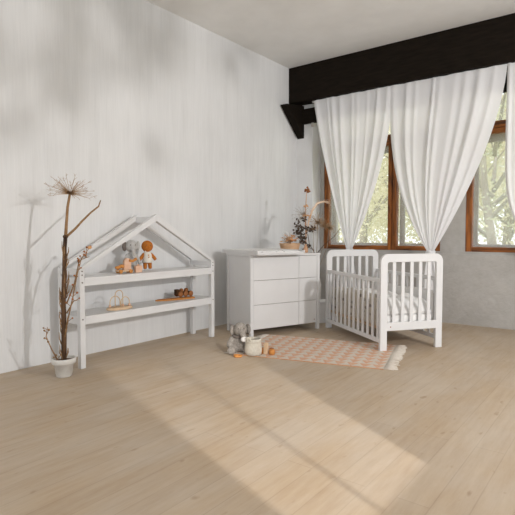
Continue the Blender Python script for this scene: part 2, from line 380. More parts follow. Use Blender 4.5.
tree(-3.0, 20.5, 3.4, 'low round pale bush at the far edge of the meadow beyond the left window', 'leaf_yellow', 2.0, 3600, 31, 2.2, 0.1)
tree(1.4, 20.5, 3.4, 'low round pale bush at the far edge of the meadow beyond the right window', 'leaf_green', 2.0, 3600, 32, 2.2, 0.1)
tree(-6.8, 22.0, 3.8, 'leftmost low pale bush at the far edge of the meadow, left window', 'leaf_yellow', 2.1, 3600, 33, 2.4, 0.1)

# ------------------------------------------------------------------ curtain rod and curtains
tag(MB().tube([(0.34, 5.80, 2.865), (4.3, 5.80, 2.865)], 0.014, 10).tube([(0.34, 5.80, 2.865), (0.34, 5.92, 2.865)], 0.012, 8).tube([(0.33, 5.80, 2.865), (0.36, 5.80, 2.865)], 0.022, 10)
    .build('curtain_rod', 'rod', None, True), 'thin grey curtain rod along the black ceiling beam above the windows', 'curtain rod')
def curtain(label, x0, x1, xt, pl, pr, folds, seed, zt=0.865, tail=0.5):
    rnd = random.Random(seed)
    root = thing('curtain', label, 'curtain', (xt, 5.80, 0), 0, 'white sheer curtains')
    NU, NV = 120, 70
    ph = [rnd.uniform(0, 6.28) for _ in range(6)]
    pleats = [((q + rnd.uniform(.2, .8)) / 9, rnd.uniform(.012, .035), rnd.uniform(.4, 1.2)) for q in range(9)]
    mb = MB(); vs = []
    top = 2.885
    for j in range(NV + 1):
        tt = j / NV
        z = top + (zt - top) * tt
        sl = 1 - tt ** pl; sr = 1 - tt ** pr
        a = xt - 0.035 + (x0 - xt + 0.035) * sl; b = xt + 0.035 + (x1 - xt - 0.035) * sr
        amp = 0.006 + 0.013 * math.sin(math.pi * min(tt * 1.05, 1)) ** 0.8
        for i in range(NU + 1):
            u = i / NU
            uu = u + 0.012 * math.sin(u * 11 + ph[0]) * (1 - tt)
            wv = sum(w_ * math.exp(-((uu - c_) / g_) ** 2) for c_, g_, w_ in pleats)
            y = 5.775 - amp * (wv * 2.2 + 0.45 * math.sin(uu * folds * 6.283 + ph[1]) + 0.10 * math.sin(uu * folds * 17 + ph[2]) * (1 - tt)) - 0.03 * (math.sin(math.pi * u)) * math.sin(math.pi * tt)
            zz = z
            if tt < 0.12: zz -= (0.12 - tt) / 0.12 * 0.010 * (1 - math.cos(u * folds * 1.0 * 6.283 + ph[4]))
            vs.append((a + (b - a) * uu - xt, y - 5.80, zz))
    fs = [(j * (NU + 1) + i, j * (NU + 1) + i + 1, (j + 1) * (NU + 1) + i + 1, (j + 1) * (NU + 1) + i) for j in range(NV) for i in range(NU)]
    mb.add(vs, fs); mb.build('sheer_panel', 'sheer', root, True, fix=False)
    # the knotted tie and the loose tail below
    k = MB()
    pts = [(math.cos(a) * 0.042, math.sin(a) * 0.034 - 0.025, zt - 0.005 + 0.01 * math.sin(3 * a)) for a in [i * 6.283 / 24 for i in range(25)]]
    k.tube(pts, 0.017, 8); k.ell((0.0, -0.065, zt - 0.005), (0.03, 0.024, 0.026)); k.build('tie_knot', 'sheer', root, True)
    tl = MB(); vs = []; NU2, NV2 = 40, 24
    for j in range(NV2 + 1):
        tt = j / NV2; z = zt - tail * tt; hw = 0.032 + 0.085 * tt ** 0.8
        for i in range(NU2 + 1):
            u = i / NU2 * 2 - 1
            vs.append((u * hw + 0.02 * tt, -0.025 - 0.02 * math.sin(u * 9 + ph[5]) * (0.4 + tt), z + 0.03 * tt * math.sin(u * 4)))
    fs = [(j * (NU2 + 1) + i, j * (NU2 + 1) + i + 1, (j + 1) * (NU2 + 1) + i + 1, (j + 1) * (NU2 + 1) + i) for j in range(NV2) for i in range(NU2)]
    tl.add(vs, fs); tl.build('curtain_tail', 'sheer', root, True, fix=False)
    return root
curtain('sheer white curtain knotted over the far end of the crib, left of the wider curtain', 0.36, 1.465, 0.905, 1.25, 1.8, 3, 11)
curtain('wide sheer white curtain knotted above the right post of the crib', 1.43, 2.71, 1.955, 2.7, 1.62, 3, 12)
curtain('sheer white curtain cut off at the right edge of the view', 2.715, 3.9, 3.2, 7.0, 4.0, 7, 13, 0.865)

# ------------------------------------------------------------------ house shaped shelf
SX0, SX1, SY0, SY1 = 0.07, 0.387, 2.195, 3.758
P = 0.045
sh = thing('house_shelf', 'long white house-shaped toy shelf with two boards and a gabled rafter top', 'shelf', (0.23, 2.98, 0))
def s_(b): b.v = [(v[0] - 0.23, v[1] - 2.98, v[2]) for v in b.v]; return b
for x in (SX0, SX1 - P):
    for y in (SY0, SY1 - P):
        po = s_(MB().box(x, x + P, y, y + P, 0, 0.80)).build('post', 'white', sh, bevel=0.004)
        if x > 0.2:
            for z in (0.78, 0.75, 0.69, 0.395):
                note(s_(MB().tube([(x + P - 0.002, y + P / 2, z), (x + P + 0.0015, y + P / 2, z)], 0.006, 10)).build('screw', 'screw', po), 'dark screw head')
for z0, z1 in ((0.661, 0.728), (0.352, 0.419)):
    b = MB().box(SX0, SX1, SY0 + P, SY1 - P, z1 - 0.022, z1).box(SX0 + P, SX1 - P, SY0, SY0 + P, z1 - 0.022, z1).box(SX0 + P, SX1 - P, SY1 - P, SY1, z1 - 0.022, z1)
    b.box(SX1 - 0.025, SX1 - 0.001, SY0 + P, SY1 - P, z0, z1 - 0.0215).box(SX0 + 0.001, SX0 + 0.025, SY0 + P, SY1 - P, z0, z1 - 0.0215)
    b.box(SX0 + P, SX1 - P, SY0 + 0.005, SY0 + 0.03, z0, z1 - 0.0215).box(SX0 + P, SX1 - P, SY1 - 0.03, SY1 - 0.005, z0, z1 - 0.0215)
    s_(b).build('shelf_board', 'white', sh, bevel=0.002)
ym = (SY0 + SY1) / 2 + 0.015; zr = 1.255
for x in (SX0, SX1 - P):
    for sgn, yc in ((-1, SY0), (1, SY1)):
        # rafter: parallelogram in the y-z plane from the post top to the ridge
        t_ = 0.052
        s_(MB().prism([(yc, 0.80), (ym, zr), (ym, zr - t_ * 1.2), (yc - sgn * P, 0.80)], 0, x, x + P)).build('rafter', 'white', sh, bevel=0.003)
for y in (SY0 + 0.003, SY1 - P + 0.003):
    s_(MB().box(SX0 + P, SX1 - P, y, y + 0.035, 0.745, 0.795)).build('eave_rail', 'white', sh, bevel=0.003)
s_(MB().box(SX0 + P, SX1 - P, ym - 0.02, ym + 0.02, zr - 0.075, zr - 0.02)).build('ridge_rail', 'white', sh, bevel=0.003)

# things on the upper board
ZU, ZL = 0.728, 0.419
def blob(pieces, name, mat, parent, vox=0.006):
    b = MB()
    for p in pieces:
        if p[0] == 'e': b.ell(*p[1:])
        else: b.tube(p[1], p[2], 10)
    return b.build(name, mat, parent, True, remesh=vox)
face = R(-90 + 65)      # toys look towards the camera: their local -y points into the room
def toy(name, label, cat, loc, rz=R(68)): return thing(name, label, cat, loc, rz)
e_ = toy('plush_elephant', 'grey knitted elephant doll with one dark ear standing on the upper shelf board', 'plush toy', (0.19, 2.855, ZU))
blob([('e', (0, 0, 0.235), (0.056, 0.052, 0.058)), ('e', (0, 0, 0.12), (0.046, 0.038, 0.065)),
      ('t', [(0, -0.045, 0.225), (0.0, -0.065, 0.19), (0.0, -0.062, 0.15), (0.0, -0.070, 0.125)], [0.022, 0.018, 0.014, 0.012]),
      ('t', [(0.022, 0, 0.09), (0.027, -0.005, 0.045), (0.028, -0.012, 0.016)], [0.022, 0.018, 0.017]),
      ('t', [(-0.022, 0, 0.09), (-0.027, -0.005, 0.045), (-0.028, -0.012, 0.016)], [0.022, 0.018, 0.017]),
      ('t', [(0.035, 0, 0.165), (0.065, -0.01, 0.11), (0.072, -0.012, 0.07)], [0.016, 0.014, 0.013]),
      ('t', [(-0.035, 0, 0.165), (-0.065, -0.01, 0.11), (-0.072, -0.012, 0.07)], [0.016, 0.014, 0.013])], 'body', 'knit', e_)
note(MB().ell((-0.064, 0.0, 0.235), (0.022, 0.015, 0.045)).build('ear', 'plush_dark', e_, True), 'dark brown-grey ear')
MB().ell((0.062, 0.0, 0.24), (0.018, 0.014, 0.042)).build('ear', 'knit', e_, True)
for x in (-0.022, 0.022): note(MB().ell((x, -0.051, 0.248), 0.005).build('eye', 'screw', e_, True), 'small dark eye')
d_ = toy('rag_doll', 'rust-orange knitted doll in a cream dress on the upper shelf board', 'doll', (0.20, 3.03, ZU))
blob([('e', (0, 0, 0.232), (0.056, 0.048, 0.055)), ('e', (0, 0, 0.125), (0.036, 0.028, 0.055)),
      ('t', [(0.022, 0, 0.09), (0.024, -0.003, 0.05), (0.024, -0.008, 0.018)], [0.021, 0.019, 0.018]),
      ('t', [(-0.022, 0, 0.09), (-0.024, -0.003, 0.05), (-0.024, -0.008, 0.018)], [0.021, 0.019, 0.018]),
      ('t', [(0.03, 0, 0.165), (0.062, -0.008, 0.125), (0.078, -0.012, 0.10)], [0.015, 0.017, 0.016]),
      ('t', [(-0.03, 0, 0.165), (-0.062, -0.008, 0.125), (-0.078, -0.012, 0.10)], [0.015, 0.017, 0.016])], 'body', 'rust', d_)
MB().lathe([(0.030, 0.180), (0.040, 0.155), (0.046, 0.11), (0.052, 0.078), (0.048, 0.078), (0.040, 0.11), (0.034, 0.16), (0.026, 0.178)], (0, 0, 0), 24).build('dress', 'linen', d_, True)
for q in (-1, 1): MB().tube([(q * 0.024, -0.02, 0.17), (q * 0.02, -0.015, 0.19)], 0.006, 6).build('strap', 'linen', d_, True)
for x in (-0.018, 0.018): note(MB().ell((x, -0.045, 0.243), 0.005).build('eye', 'screw', d_, True), 'small dark eye')
for y, z in ((-0.042, 0.150), (-0.046, 0.13)): note(MB().ell((0, y, z), 0.006).build('button', 'orangewood', d_, True), 'tiny orange button')
w_ = toy('wooden_pull_animal', 'peach and orange wooden toy animal on wheels beside the grey elephant doll', 'toy', (0.265, 2.735, ZU), R(78))
MB().box(-0.085, 0.05, -0.028, 0.028, 0.014, 0.028).build('base', 'palewood', w_, bevel=0.004)
for x in (-0.065, 0.03):
    for y in (-0.034, 0.034):
        MB().lathe([(0.015, -0.006), (0.018, -0.003), (0.018, 0.003), (0.015, 0.006)], (0, 0, 0), 16).build('wheel', 'orangewood', w_, True).matrix_local = Matrix.Translation((x, y, 0.018)) @ Matrix.Rotation(R(90), 4, 'X')
MB().prism([(-0.03, 0.028), (0.04, 0.028), (0.045, 0.10), (0.03, 0.13), (0.0, 0.135), (-0.02, 0.11)], 1, -0.020, 0.020).build('body', 'peachwood', w_, bevel=0.006)
note(MB().ell((-0.04, 0, 0.062), (0.032, 0.022, 0.016)).ell((-0.075, 0, 0.052), (0.03, 0.02, 0.014)).build('head', 'orangewood', w_, True), 'orange wooden muzzle')
note(MB().tube([(0.02, -0.024, 0.115), (0.05, -0.024, 0.105), (0.09, -0.02, 0.125)], [0.012, 0.011, 0.014], 10).build('tail', 'orangewood', w_, True), 'orange tail')
b_ = tag(MB().box(-0.032, 0.032, -0.022, 0.022, 0, 0.062).tube([(0, 0, 0.062), (0, 0, 0.075)], 0.012, 12).build('toy_block', 'peachwood', None, bevel=0.005), 'small peach wooden block standing in front of the grey elephant doll', 'toy block')
b_.location = (0.285, 2.853, ZU); b_.rotation_euler = (0, 0, R(75))

# things on the lower board
bm_ = thing('bead_maze', 'wire bead maze with three hoops on an oval wooden base, lower shelf board', 'toy', (0.285, 2.645, ZL), R(90))
o = MB().lathe([(0.122, 0.0), (0.128, 0.006), (0.128, 0.014), (0.120, 0.02), (0.0, 0.02)], (0, 0, 0), 40).build('base', 'palewood', bm_, True); o.scale = (1, 0.55, 1)
def hoop(x0, x1, h, y):
    c = (x0 + x1) / 2; r = (x1 - x0) / 2
    pts = [(x0, y, 0.015), (x0, y, h - r)] + [(c - r * math.cos(a), y, h - r + r * math.sin(a)) for a in [math.pi * i / 10 for i in range(1, 10)]] + [(x1, y, h - r), (x1, y, 0.015)]
    return MB().tube(pts, 0.0042, 8)
for (x0, x1, h, y) in ((-0.085, 0.02, 0.115, 0.02), (-0.045, 0.035, 0.165, 0.0), (0.0, 0.09, 0.105, -0.02)):
    hoop(x0, x1, h, y).build('wire_hoop', 'brass', bm_, True)
for c in ((-0.085, 0.02, 0.032), (0.035, 0.0, 0.032), (0.09, -0.02, 0.032)): MB().ell(c, 0.012).build('bead', 'peachwood', bm_, True)
tg = thing('toy_board', 'flat orange leaf-shaped wooden board on the lower shelf board', 'toy', (0.215, 3.37, ZL), R(77))
MB().prism([(-0.22, -0.005), (-0.12, -0.045), (0.05, -0.055), (0.2, -0.045), (0.22, 0.0), (0.2, 0.045), (0.05, 0.055), (-0.12, 0.045), (-0.22, 0.01)], 2, 0.0, 0.013).build('board', 'orangewood', tg, bevel=0.003)
MB().tube([(-0.2, 0, 0.015), (0.2, 0, 0.015)], 0.004, 6).build('rib', 'brownwood', tg, True)
tc = thing('wooden_toy_vehicle', 'rust-brown wooden toy vehicle with round wheels resting on the orange board', 'toy', (0.21, 3.475, ZL + 0.019), R(80)); tc.scale = (0.88, 0.9, 0.95)
MB().box(-0.10, 0.09, -0.03, 0.03, 0.022, 0.055).box(-0.10, -0.055, -0.03, 0.03, 0.05, 0.082).build('body', 'brownwood_dark', tc, bevel=0.006)
for x in (-0.055, 0.015, 0.085):
    for y in (-0.037, 0.037):
        MB().lathe([(0.026, -0.008), (0.031, -0.004), (0.031, 0.004), (0.026, 0.008)], (0, 0, 0), 18).build('wheel', 'brownwood', tc, True).matrix_local = Matrix.Translation((x, y, 0.031)) @ Matrix.Rotation(R(90), 4, 'X')
for x in (-0.02, 0.045): MB().ell((x, 0, 0.066), (0.026, 0.026, 0.024)).build('load', 'brownwood', tc, True)

# ------------------------------------------------------------------ potted dry hogweed
hp = thing('flowerpot', 'white clay flowerpot holding the tall dry plant beside the shelf', 'flowerpot', (0.446, 2.012, 0))
MB().lathe([(0.052, 0), (0.058, 0.004), (0.071, 0.098), (0.083, 0.10), (0.087, 0.104), (0.089, 0.138), (0.086, 0.142), (0.077, 0.14), (0.074, 0.112), (0.0, 0.112)], (0, 0, 0), 32).build('pot', 'pot', hp, True)
note(MB().lathe([(0.073, 0.108), (0.073, 0.119), (0.03, 0.123), (0.0, 0.124)], (0, 0, 0), 24).build('soil', 'soil', hp, True), 'dark dry soil')
pl = thing('dried_plant', 'tall dry hogweed with dark stalk and spidery umbel in the white flowerpot', 'dried plant', (0.446, 2.012, 0.10))
def umbel(c, ax, r, n, rnd, droop=0.15, sub=True, th=0.0016):
    b = MB(); ax = Vector(ax).normalized(); q = Vector((0, 0, 1)).rotation_difference(ax); c = Vector(c)
    for k in range(n):
        a = 2.39996 * k + rnd.uniform(-.2, .2); el = R(-10 + 64 * ((k + .5) / n) ** 1.1); L = r * rnd.uniform(.62, 1.08)
        e = Vector((math.cos(a) * math.cos(el), math.sin(a) * math.cos(el), math.sin(el))) * L
        m_ = e * 0.55 + Vector((0, 0, r * 0.03))
        e.rotate(q); m_.rotate(q)
        b.tube([c, c + m_, c + e], [th, th * .75, th * .45], 4)
        if sub:
            for s in range(4):
                d = (e.normalized() * 0.8 + Vector((rnd.uniform(-1, 1), rnd.uniform(-1, 1), rnd.uniform(-1, 1))) * 0.8) * r * 0.10
                b.tube([c + e, c + e + d], [th * .4, th * .35], 3)
    return b
rnd = random.Random(3)
stalk = [(0, 0, 0.0), (0.004, 0.004, 0.22), (0.0, 0.006, 0.45), (0.004, 0.016, 0.68), (0.0, 0.026, 0.88), (0.0, 0.034, 0.955)]
MB().tube(stalk, [0.020, 0.0195, 0.018, 0.0165, 0.015, 0.015], 10).ell((0, 0.034, 0.957), (0.020, 0.020, 0.015)).build('stalk', 'bark', pl, True)
sb = MB()
for k in range(46):                        # loose strips of bark and leaf sheath along the stalk
    z = rnd.uniform(0.02, 0.84); a = rnd.uniform(0, 6.28); y = 0.03 * z
    p = Vector((0.0175 * math.cos(a), y + 0.0175 * math.sin(a), z)); q = p + Vector((math.cos(a) * 0.016, math.sin(a) * 0.016, rnd.uniform(.04, .10)))
    sb.tube([p, (p + q) / 2 + Vector((math.cos(a), math.sin(a), 0)) * 0.007, q], [0.005, 0.004, 0.0015], 5)
sb.build('bark_strip', 'stem', pl, True)
st_ = MB().tube([(0, 0.034, 0.95), (0.0, 0.044, 1.06), (0.0, 0.056, 1.18), (0.0, 0.076, 1.278)], [0.013, 0.011, 0.010, 0.009], 8); st_.build('upper_stem', 'stem', pl, True)
umbel((0, 0.076, 1.278), (0.1, 0.03, 1), 0.175, 60, rnd, th=0.0022).build('umbel', 'ray', pl, True, fix=False)
br = MB().tube([(0, 0.034, 0.95), (0.0, 0.115, 1.015), (0, 0.17, 1.07), (0, 0.255, 1.145), (0, 0.325, 1.195), (0, 0.345, 1.245)], [0.010, 0.009, 0.008, 0.007, 0.006, 0.004], 7)
br.build('side_branch', 'stem', pl, True)
def twig(path, r, rnd, nb, berry=True):
    b = MB(); b.tube(path, [r * (1 - .6 * i / (len(path) - 1)) for i in range(len(path))], 6); f = []
    for k in range(nb):
        i = rnd.randrange(1, len(path)); u = rnd.random()
        p = Vector(path[i - 1]).lerp(Vector(path[i]), u); d = Vector((rnd.uniform(-.5, .5), rnd.uniform(-1, 1), rnd.uniform(.2, 1))).normalized() * rnd.uniform(.02, .05)
        b.tube([p, p + d], [r * .5, r * .35], 5)
        f.append((p + d, rnd.uniform(.006, .009)))
    return b, f
for path, nb, bm2 in (([(0.02, 0.02, 0.45), (0.04, 0.075, 0.60), (0.03, 0.12, 0.75), (0.02, 0.165, 0.80), (0.0, 0.235, 0.865)], 12, 'berry'),
                      ([(0.02, 0.02, 0.30), (0.05, 0.055, 0.5), (0.06, 0.085, 0.66), (0.05, 0.13, 0.78), (0.05, 0.20, 0.80)], 9, 'berry'),
                      ([(0.02, 0.02, 0.38), (0.05, 0.06, 0.47), (0.055, 0.10, 0.475)], 3, 'berry'),
                      ([(-0.02, -0.03, 0.01), (-0.02, -0.085, 0.12), (-0.02, -0.125, 0.22), (-0.015, -0.115, 0.29)], 9, 'stem')):
    b, f = twig(path, 0.0055, rnd, nb); tw = b.build('twig', 'stem', pl, True); [MB().ell(c, q, nu=8, nv=6).build('berry', bm2, tw, True) for c, q in f]
MB().ell((0.0, 0.238, 0.87), (0.012, 0.018, 0.013)).build('seed_head', 'orangeflower', pl, True)

# ------------------------------------------------------------------ dresser with changing tray
DA = R(70.5)
dr = thing('dresser', 'white dresser with three wide and three narrow handleless drawers', 'dresser', (0.726, 3.936, 0), DA)
L_, D_, H_ = 0.925, 0.50, 0.86
MB().box(-0.004, L_ + 0.004, -0.006, D_ + 0.004, H_ - 0.02, H_).build('top', 'white', dr, bevel=0.003)
for x in (0.0, L_ - 0.038):
    for y in (0.0, D_ - 0.038):
        MB().box(x, x + 0.038, y, y + 0.038, 0, H_ - 0.0205).build('leg', 'white', dr, bevel=0.003)
for x in (0.010, L_ - 0.030): MB().box(x, x + 0.020, 0.0385, D_ - 0.0385, 0.075, H_ - 0.0205).build('side_panel', 'white', dr)
MB().box(0.0385, L_ - 0.0385, D_ - 0.02, D_ - 0.005, 0.075, H_ - 0.021).box(0.0305, L_ - 0.0305, 0.03, D_ - 0.021, 0.075, 0.09).build('back_panel', 'white', dr)
MB().box(0.0385, L_ - 0.0385, 0.026, 0.03, 0.091, H_ - 0.021).build('drawer_gap_shade', 'gap', dr)  # dark sheet behind the drawer fronts, painting the shade in their gaps
xs = [0.0405, 0.630, 0.634, L_ - 0.0405]
hz = [0.078, 0.332, 0.336, 0.588, 0.592, H_ - 0.024]
for a, b in ((xs[0], xs[1]), (xs[2], xs[3])):
    for k in range(3):
        MB().box(a, b, 0.004, 0.024, hz[2 * k], hz[2 * k + 1]).build('drawer', 'white', dr, bevel=0.002)
note(MB().tube([(L_ - 0.075, 0.0045, 0.115), (L_ - 0.075, 0.002, 0.115)], 0.006, 10).build('cam_cover', 'brownwood', dr), 'small brown plug')
ct = thing('changing_tray', 'white changing tray with raised rim set on top of the dresser', 'changing tray', (0.726, 3.936, H_), DA)
T = MB()
ty0, ty1, tx0, tx1 = -0.14, 0.60, -0.004, 0.60
T.box(tx0, tx1, ty0, ty1, 0.0, 0.012)
T.build('tray_base', 'white', ct, bevel=0.002)
for (a, b, c, d, hh) in ((tx0, tx0 + 0.018, ty0, ty1, 0.046), (tx1 - 0.018, tx1, ty0, ty1, 0.046), (tx0 + 0.018, tx1 - 0.018, ty1 - 0.018, ty1, 0.046), (tx0 + 0.018, tx1 - 0.018, ty0, ty0 + 0.018, 0.028)):
    MB().box(a, b, c, d, 0.0125, hh).build('tray_rim', 'white', ct, bevel=0.004)
mt = MB(); NX, NY = 46, 46; vs = []
for j in range(NY + 1):
    for i in range(NX + 1):
        u, v = i / NX, j / NY
        e = min(u, 1 - u, v, 1 - v); h = 0.030 * min(1, e / 0.09) ** 0.5 + 0.006 * abs(math.sin(u * 14 * math.pi)) * (1 if e < .06 else .3) * abs(math.cos(v * math.pi)) + 0.002
        vs.append((tx0 + 0.025 + u * (tx1 - tx0 - 0.05), ty0 + 0.025 + v * (ty1 - ty0 - 0.05), 0.013 + h))
n0 = len(vs); vs += [(x, y, 0.0135) for x, y, z in vs[:n0]]
fs = [(j * (NX + 1) + i, j * (NX + 1) + i + 1, (j + 1) * (NX + 1) + i + 1, (j + 1) * (NX + 1) + i) for j in range(NY) for i in range(NX)]
fs += [tuple(n0 + q for q in f[::-1]) for f in fs]
rim = [i for i in range(NX)] ; edge = [i for i in range(NX + 1)] + [(j) * (NX + 1) + NX for j in range(1, NY + 1)] + [NY * (NX + 1) + i for i in range(NX - 1, -1, -1)] + [j * (NX + 1) for j in range(NY - 1, 0, -1)]
fs += [(edge[k], edge[(k + 1) % len(edge)], n0 + edge[(k + 1) % len(edge)], n0 + edge[k]) for k in range(len(edge))]
o = mt.add(vs, fs).build('changing_mat', 'mat', None, True); o.location = (0.726, 3.936, H_); o.rotation_euler = (0, 0, DA)
tag(o, 'padded white changing mat with small grey dots lying in the tray', 'changing mat')
dm = Matrix.Translation((0.726, 3.936, H_)) @ Matrix.Rotation(DA, 4, 'Z')
def on_dresser(l, d): return tuple(dm @ Vector((l, d, 0)))
bk = thing('basket', 'small round tan wicker basket on the dresser behind the changing tray', 'basket', on_dresser(0.755, 0.34))
MB().lathe([(0.085, 0.0), (0.095, 0.004), (0.118, 0.095), (0.122, 0.103), (0.117, 0.106), (0.110, 0.095), (0.088, 0.012), (0.0, 0.012)], (0, 0, 0), 32).build('bowl', 'wicker', bk, True)
for z, r in ((0.02, 0.099), (0.042, 0.105), (0.064, 0.111), (0.083, 0.116), (0.103, 0.122)):
    MB().tube([(math.cos(a) * r, math.sin(a) * r, z + 0.002 * math.sin(8 * a)) for a in [i * 6.283 / 48 for i in range(49)]], 0.005, 6).build('woven_band', 'wicker', bk, True)
bp = on_dresser(0.755, 0.34)
df = thing('dried_flowers', 'orange dried flower head in a cloud of tiny white flowers, in the wicker basket', 'dried flowers', (bp[0], bp[1], bp[2] + 0.012))
rnd = random.Random(5)
f = MB()
for k in range(60):
    c = Vector((rnd.gauss(0.01, .03), rnd.gauss(-0.01, .035), 0.11 + abs(rnd.gauss(0, .03))))
    f.leaf(c, (rnd.uniform(-1, 1), rnd.uniform(-1, 1), 1), (rnd.uniform(-1, 1), rnd.uniform(-1, 1), .5), .05, .028)
MB().tube([(0, 0, 0.003), (0.005, 0, 0.12)], 0.012, 8).build('stem', 'stem', df, True)
f.build('flower_head', 'orangeflower', df, fix=False)
sprig = MB(); tiny = MB()
for k in range(34):
    a = rnd.uniform(0, 6.28); p = Vector((-0.02 + 0.07 * math.cos(a) * rnd.random(), -0.05 + 0.06 * rnd.uniform(-1, 1), 0.12 + rnd.uniform(0, .12)))
    sprig.tube([(0.0, -0.03, 0.02), (p.x * .6, p.y * .6 - .01, p.z * .6), p], [0.001, 0.0009, 0.0007], 4)
    tiny.ell(p, rnd.uniform(.004, .0075), nu=6, nv=4)
sp = sprig.build('sprig', 'greyflower', df, True, fix=False); tiny.build('tiny_flowers', 'babyflower', sp, True)['kind'] = 'stuff'
# bouquet in a slim bud vase at the far right corner of the dresser
bv = on_dresser(0.872, 0.19)
vz = tag(MB().lathe([(0.022, 0), (0.026, 0.004), (0.026, 0.05), (0.012, 0.085), (0.011, 0.115), (0.014, 0.12), (0.009, 0.118), (0.009, 0.01), (0.0, 0.01)], (0, 0, 0), 20).build('bud_vase', 'terracotta', None, True), 'slim terracotta bud vase at the right end of the dresser', 'vase')
vz.location = bv
bq = thing('dried_bouquet', 'tall dried bouquet with dark leaves and an arching peach plume in the bud vase', 'dried flowers', (bv[0], bv[1], bv[2] + 0.011), R(37.6))
rnd = random.Random(8)     # local x runs to the right, y away, z up
MB().tube([(0, 0, 0), (0.004, 0, 0.25), (-0.004, 0, 0.5), (0.008, 0, 0.69)], [0.006, 0.005, 0.005, 0.004], 7).tube([(0, 0, 0), (-0.004, .004, .3), (-0.02, 0.01, 0.46)], 0.004, 6).build('stem', 'terracotta', bq, True)
sh_ = MB()
for k in range(16): sh_.ell((0.012 + rnd.gauss(0, .012), rnd.gauss(0, .012), 0.70 + rnd.gauss(0, .012)), .012, nu=8, nv=6)
sh_.build('seed_head', 'brownwood', bq, True)
for c in ((-0.008, -0.01, 0.42), (0.045, 0, 0.40), (-0.006, -.01, 0.52)):
    h = MB()
    for k in range(8): h.ell((c[0] + rnd.gauss(0, .01), c[1] + rnd.gauss(0, .01), c[2] + rnd.gauss(0, .012)), .010, nu=8, nv=6)
    h.build('flower_head', 'orangeflower', bq, True)
lf = MB()
for (cx_, cz_, n_) in ((-0.07, 0.25, 22), (-0.05, 0.17, 26), (-0.02, 0.13, 20), (0.0, 0.27, 18), (-0.095, 0.32, 10), (0.07, 0.26, 10), (0.02, 0.07, 10), (-0.02, 0.37, 12), (-0.10, 0.22, 10)):
    lf.tube([(0, 0, cz_ - .05), (cx_, 0, cz_)], 0.002, 5)
    for k in range(n_): lf.leaf((cx_ + rnd.gauss(0, .017), rnd.gauss(0, .02), cz_ + rnd.gauss(0, .02)), (rnd.uniform(-1, 1), -1, rnd.uniform(-.5, 1)), (rnd.uniform(-1, 1), 0, rnd.uniform(-.6, 1)), .038, .024)
lf.build('foliage', 'darkleaf', bq, fix=False)
umbel((-0.035, -0.01, 0.43), (-.3, -.5, .8), 0.12, 44, rnd, th=0.0013).build('umbel', 'greyflower', bq, True, fix=False)
umbel((-0.055, 0.0, 0.375), (-.7, -.4, .5), 0.075, 26, rnd, th=0.0013).build('umbel', 'greyflower', bq, True, fix=False)
pm = MB(); path = [Vector(p) for p in ((0.01, 0, 0.18), (0.03, 0, 0.34), (0.07, 0, 0.47), (0.13, 0, 0.555), (0.20, 0, 0.575), (0.235, 0, 0.57))]
pm.tube(path, [0.003, 0.008, 0.013, 0.014, 0.009, 0.002], 8)
for k in range(90):
    i = rnd.randrange(1, 6); p = path[i - 1].lerp(path[i], rnd.random()); d = (path[i] - path[i - 1]).normalized()
    pm.tube([p, p + (d + Vector((rnd.gauss(0, .3), rnd.gauss(0, .3), rnd.gauss(0, .3)))) * 0.05], [0.002, 0.0006], 4)
pm.build('plume', 'peach', bq, True, fix=False)
# dry umbels in a tall jar on the floor behind the dresser
jar = tag(MB().lathe([(0.07, 0), (0.08, 0.005), (0.085, 0.40), (0.06, 0.50), (0.055, 0.58), (0.05, 0.58), (0.05, 0.02), (0.0, 0.02)], (0, 0, 0), 24).build('floor_vase', 'pot', None, True), 'tall pale floor vase hidden between dresser and window, holding dry umbels', 'vase')
jar.location = (0.45, 5.68, 0)
ub = thing('dried_umbels', 'bunch of brown dry umbels in front of the left window frame, behind the dresser', 'dried flowers', (0.45, 5.68, 0.021), R(37.6))
rnd = random.Random(21)
for (x, y, z, r, ax) in ((0.03, 0, 1.20, 0.13, (0, -.6, .8)), (0.12, 0.02, 1.15, 0.12, (.2, -.5, .9)), (-0.03, -0.02, 1.11, 0.08, (-.5, -.4, 1)), (0.18, 0, 1.13, 0.085, (.5, -.5, .9))):
    s = MB().tube([(0, 0, 0.0), (x * .3, y, 0.6), (x * .9, y, z - .25), (x, y, z)], [0.005, 0.005, 0.004, 0.003], 6).build('stem', 'greyflower', ub, True)
    umbel((x, y, z), ax, r, 56, rnd, th=0.0028).build('umbel', 'ray', s, True, fix=False)
for pts in ([(0.02, 0, .35), (0.03, 0, 0.80), (0.12, -.02, 0.91), (0.25, -.03, 1.02), (0.33, -.03, 1.13)], [(0.01, 0, .4), (-0.01, 0, 0.80), (-0.08, 0, 0.93), (-0.10, 0, 1.05)], [(0.0, 0, .45), (-0.02, -.02, 0.84), (-0.12, -.05, 0.89), (-0.22, -.08, 0.94)]):
    MB().tube(pts, [0.005, 0.005, 0.0045, 0.004, 0.003][:len(pts)], 6).build('twig', 'bark', ub, True)
# white box between dresser and crib
wx = thing('storage_box', 'plain white lidded box on the floor between dresser and crib', 'box', (0.86, 5.24, 0), R(54))
MB().box(-0.12, 0.12, -0.09, 0.09, 0, 0.235).build('box_body', 'white_matt', wx, bevel=0.006)
MB().box(-0.125, 0.125, -0.095, 0.095, 0.2355, 0.265).build('lid', 'white_matt', wx, bevel=0.006)

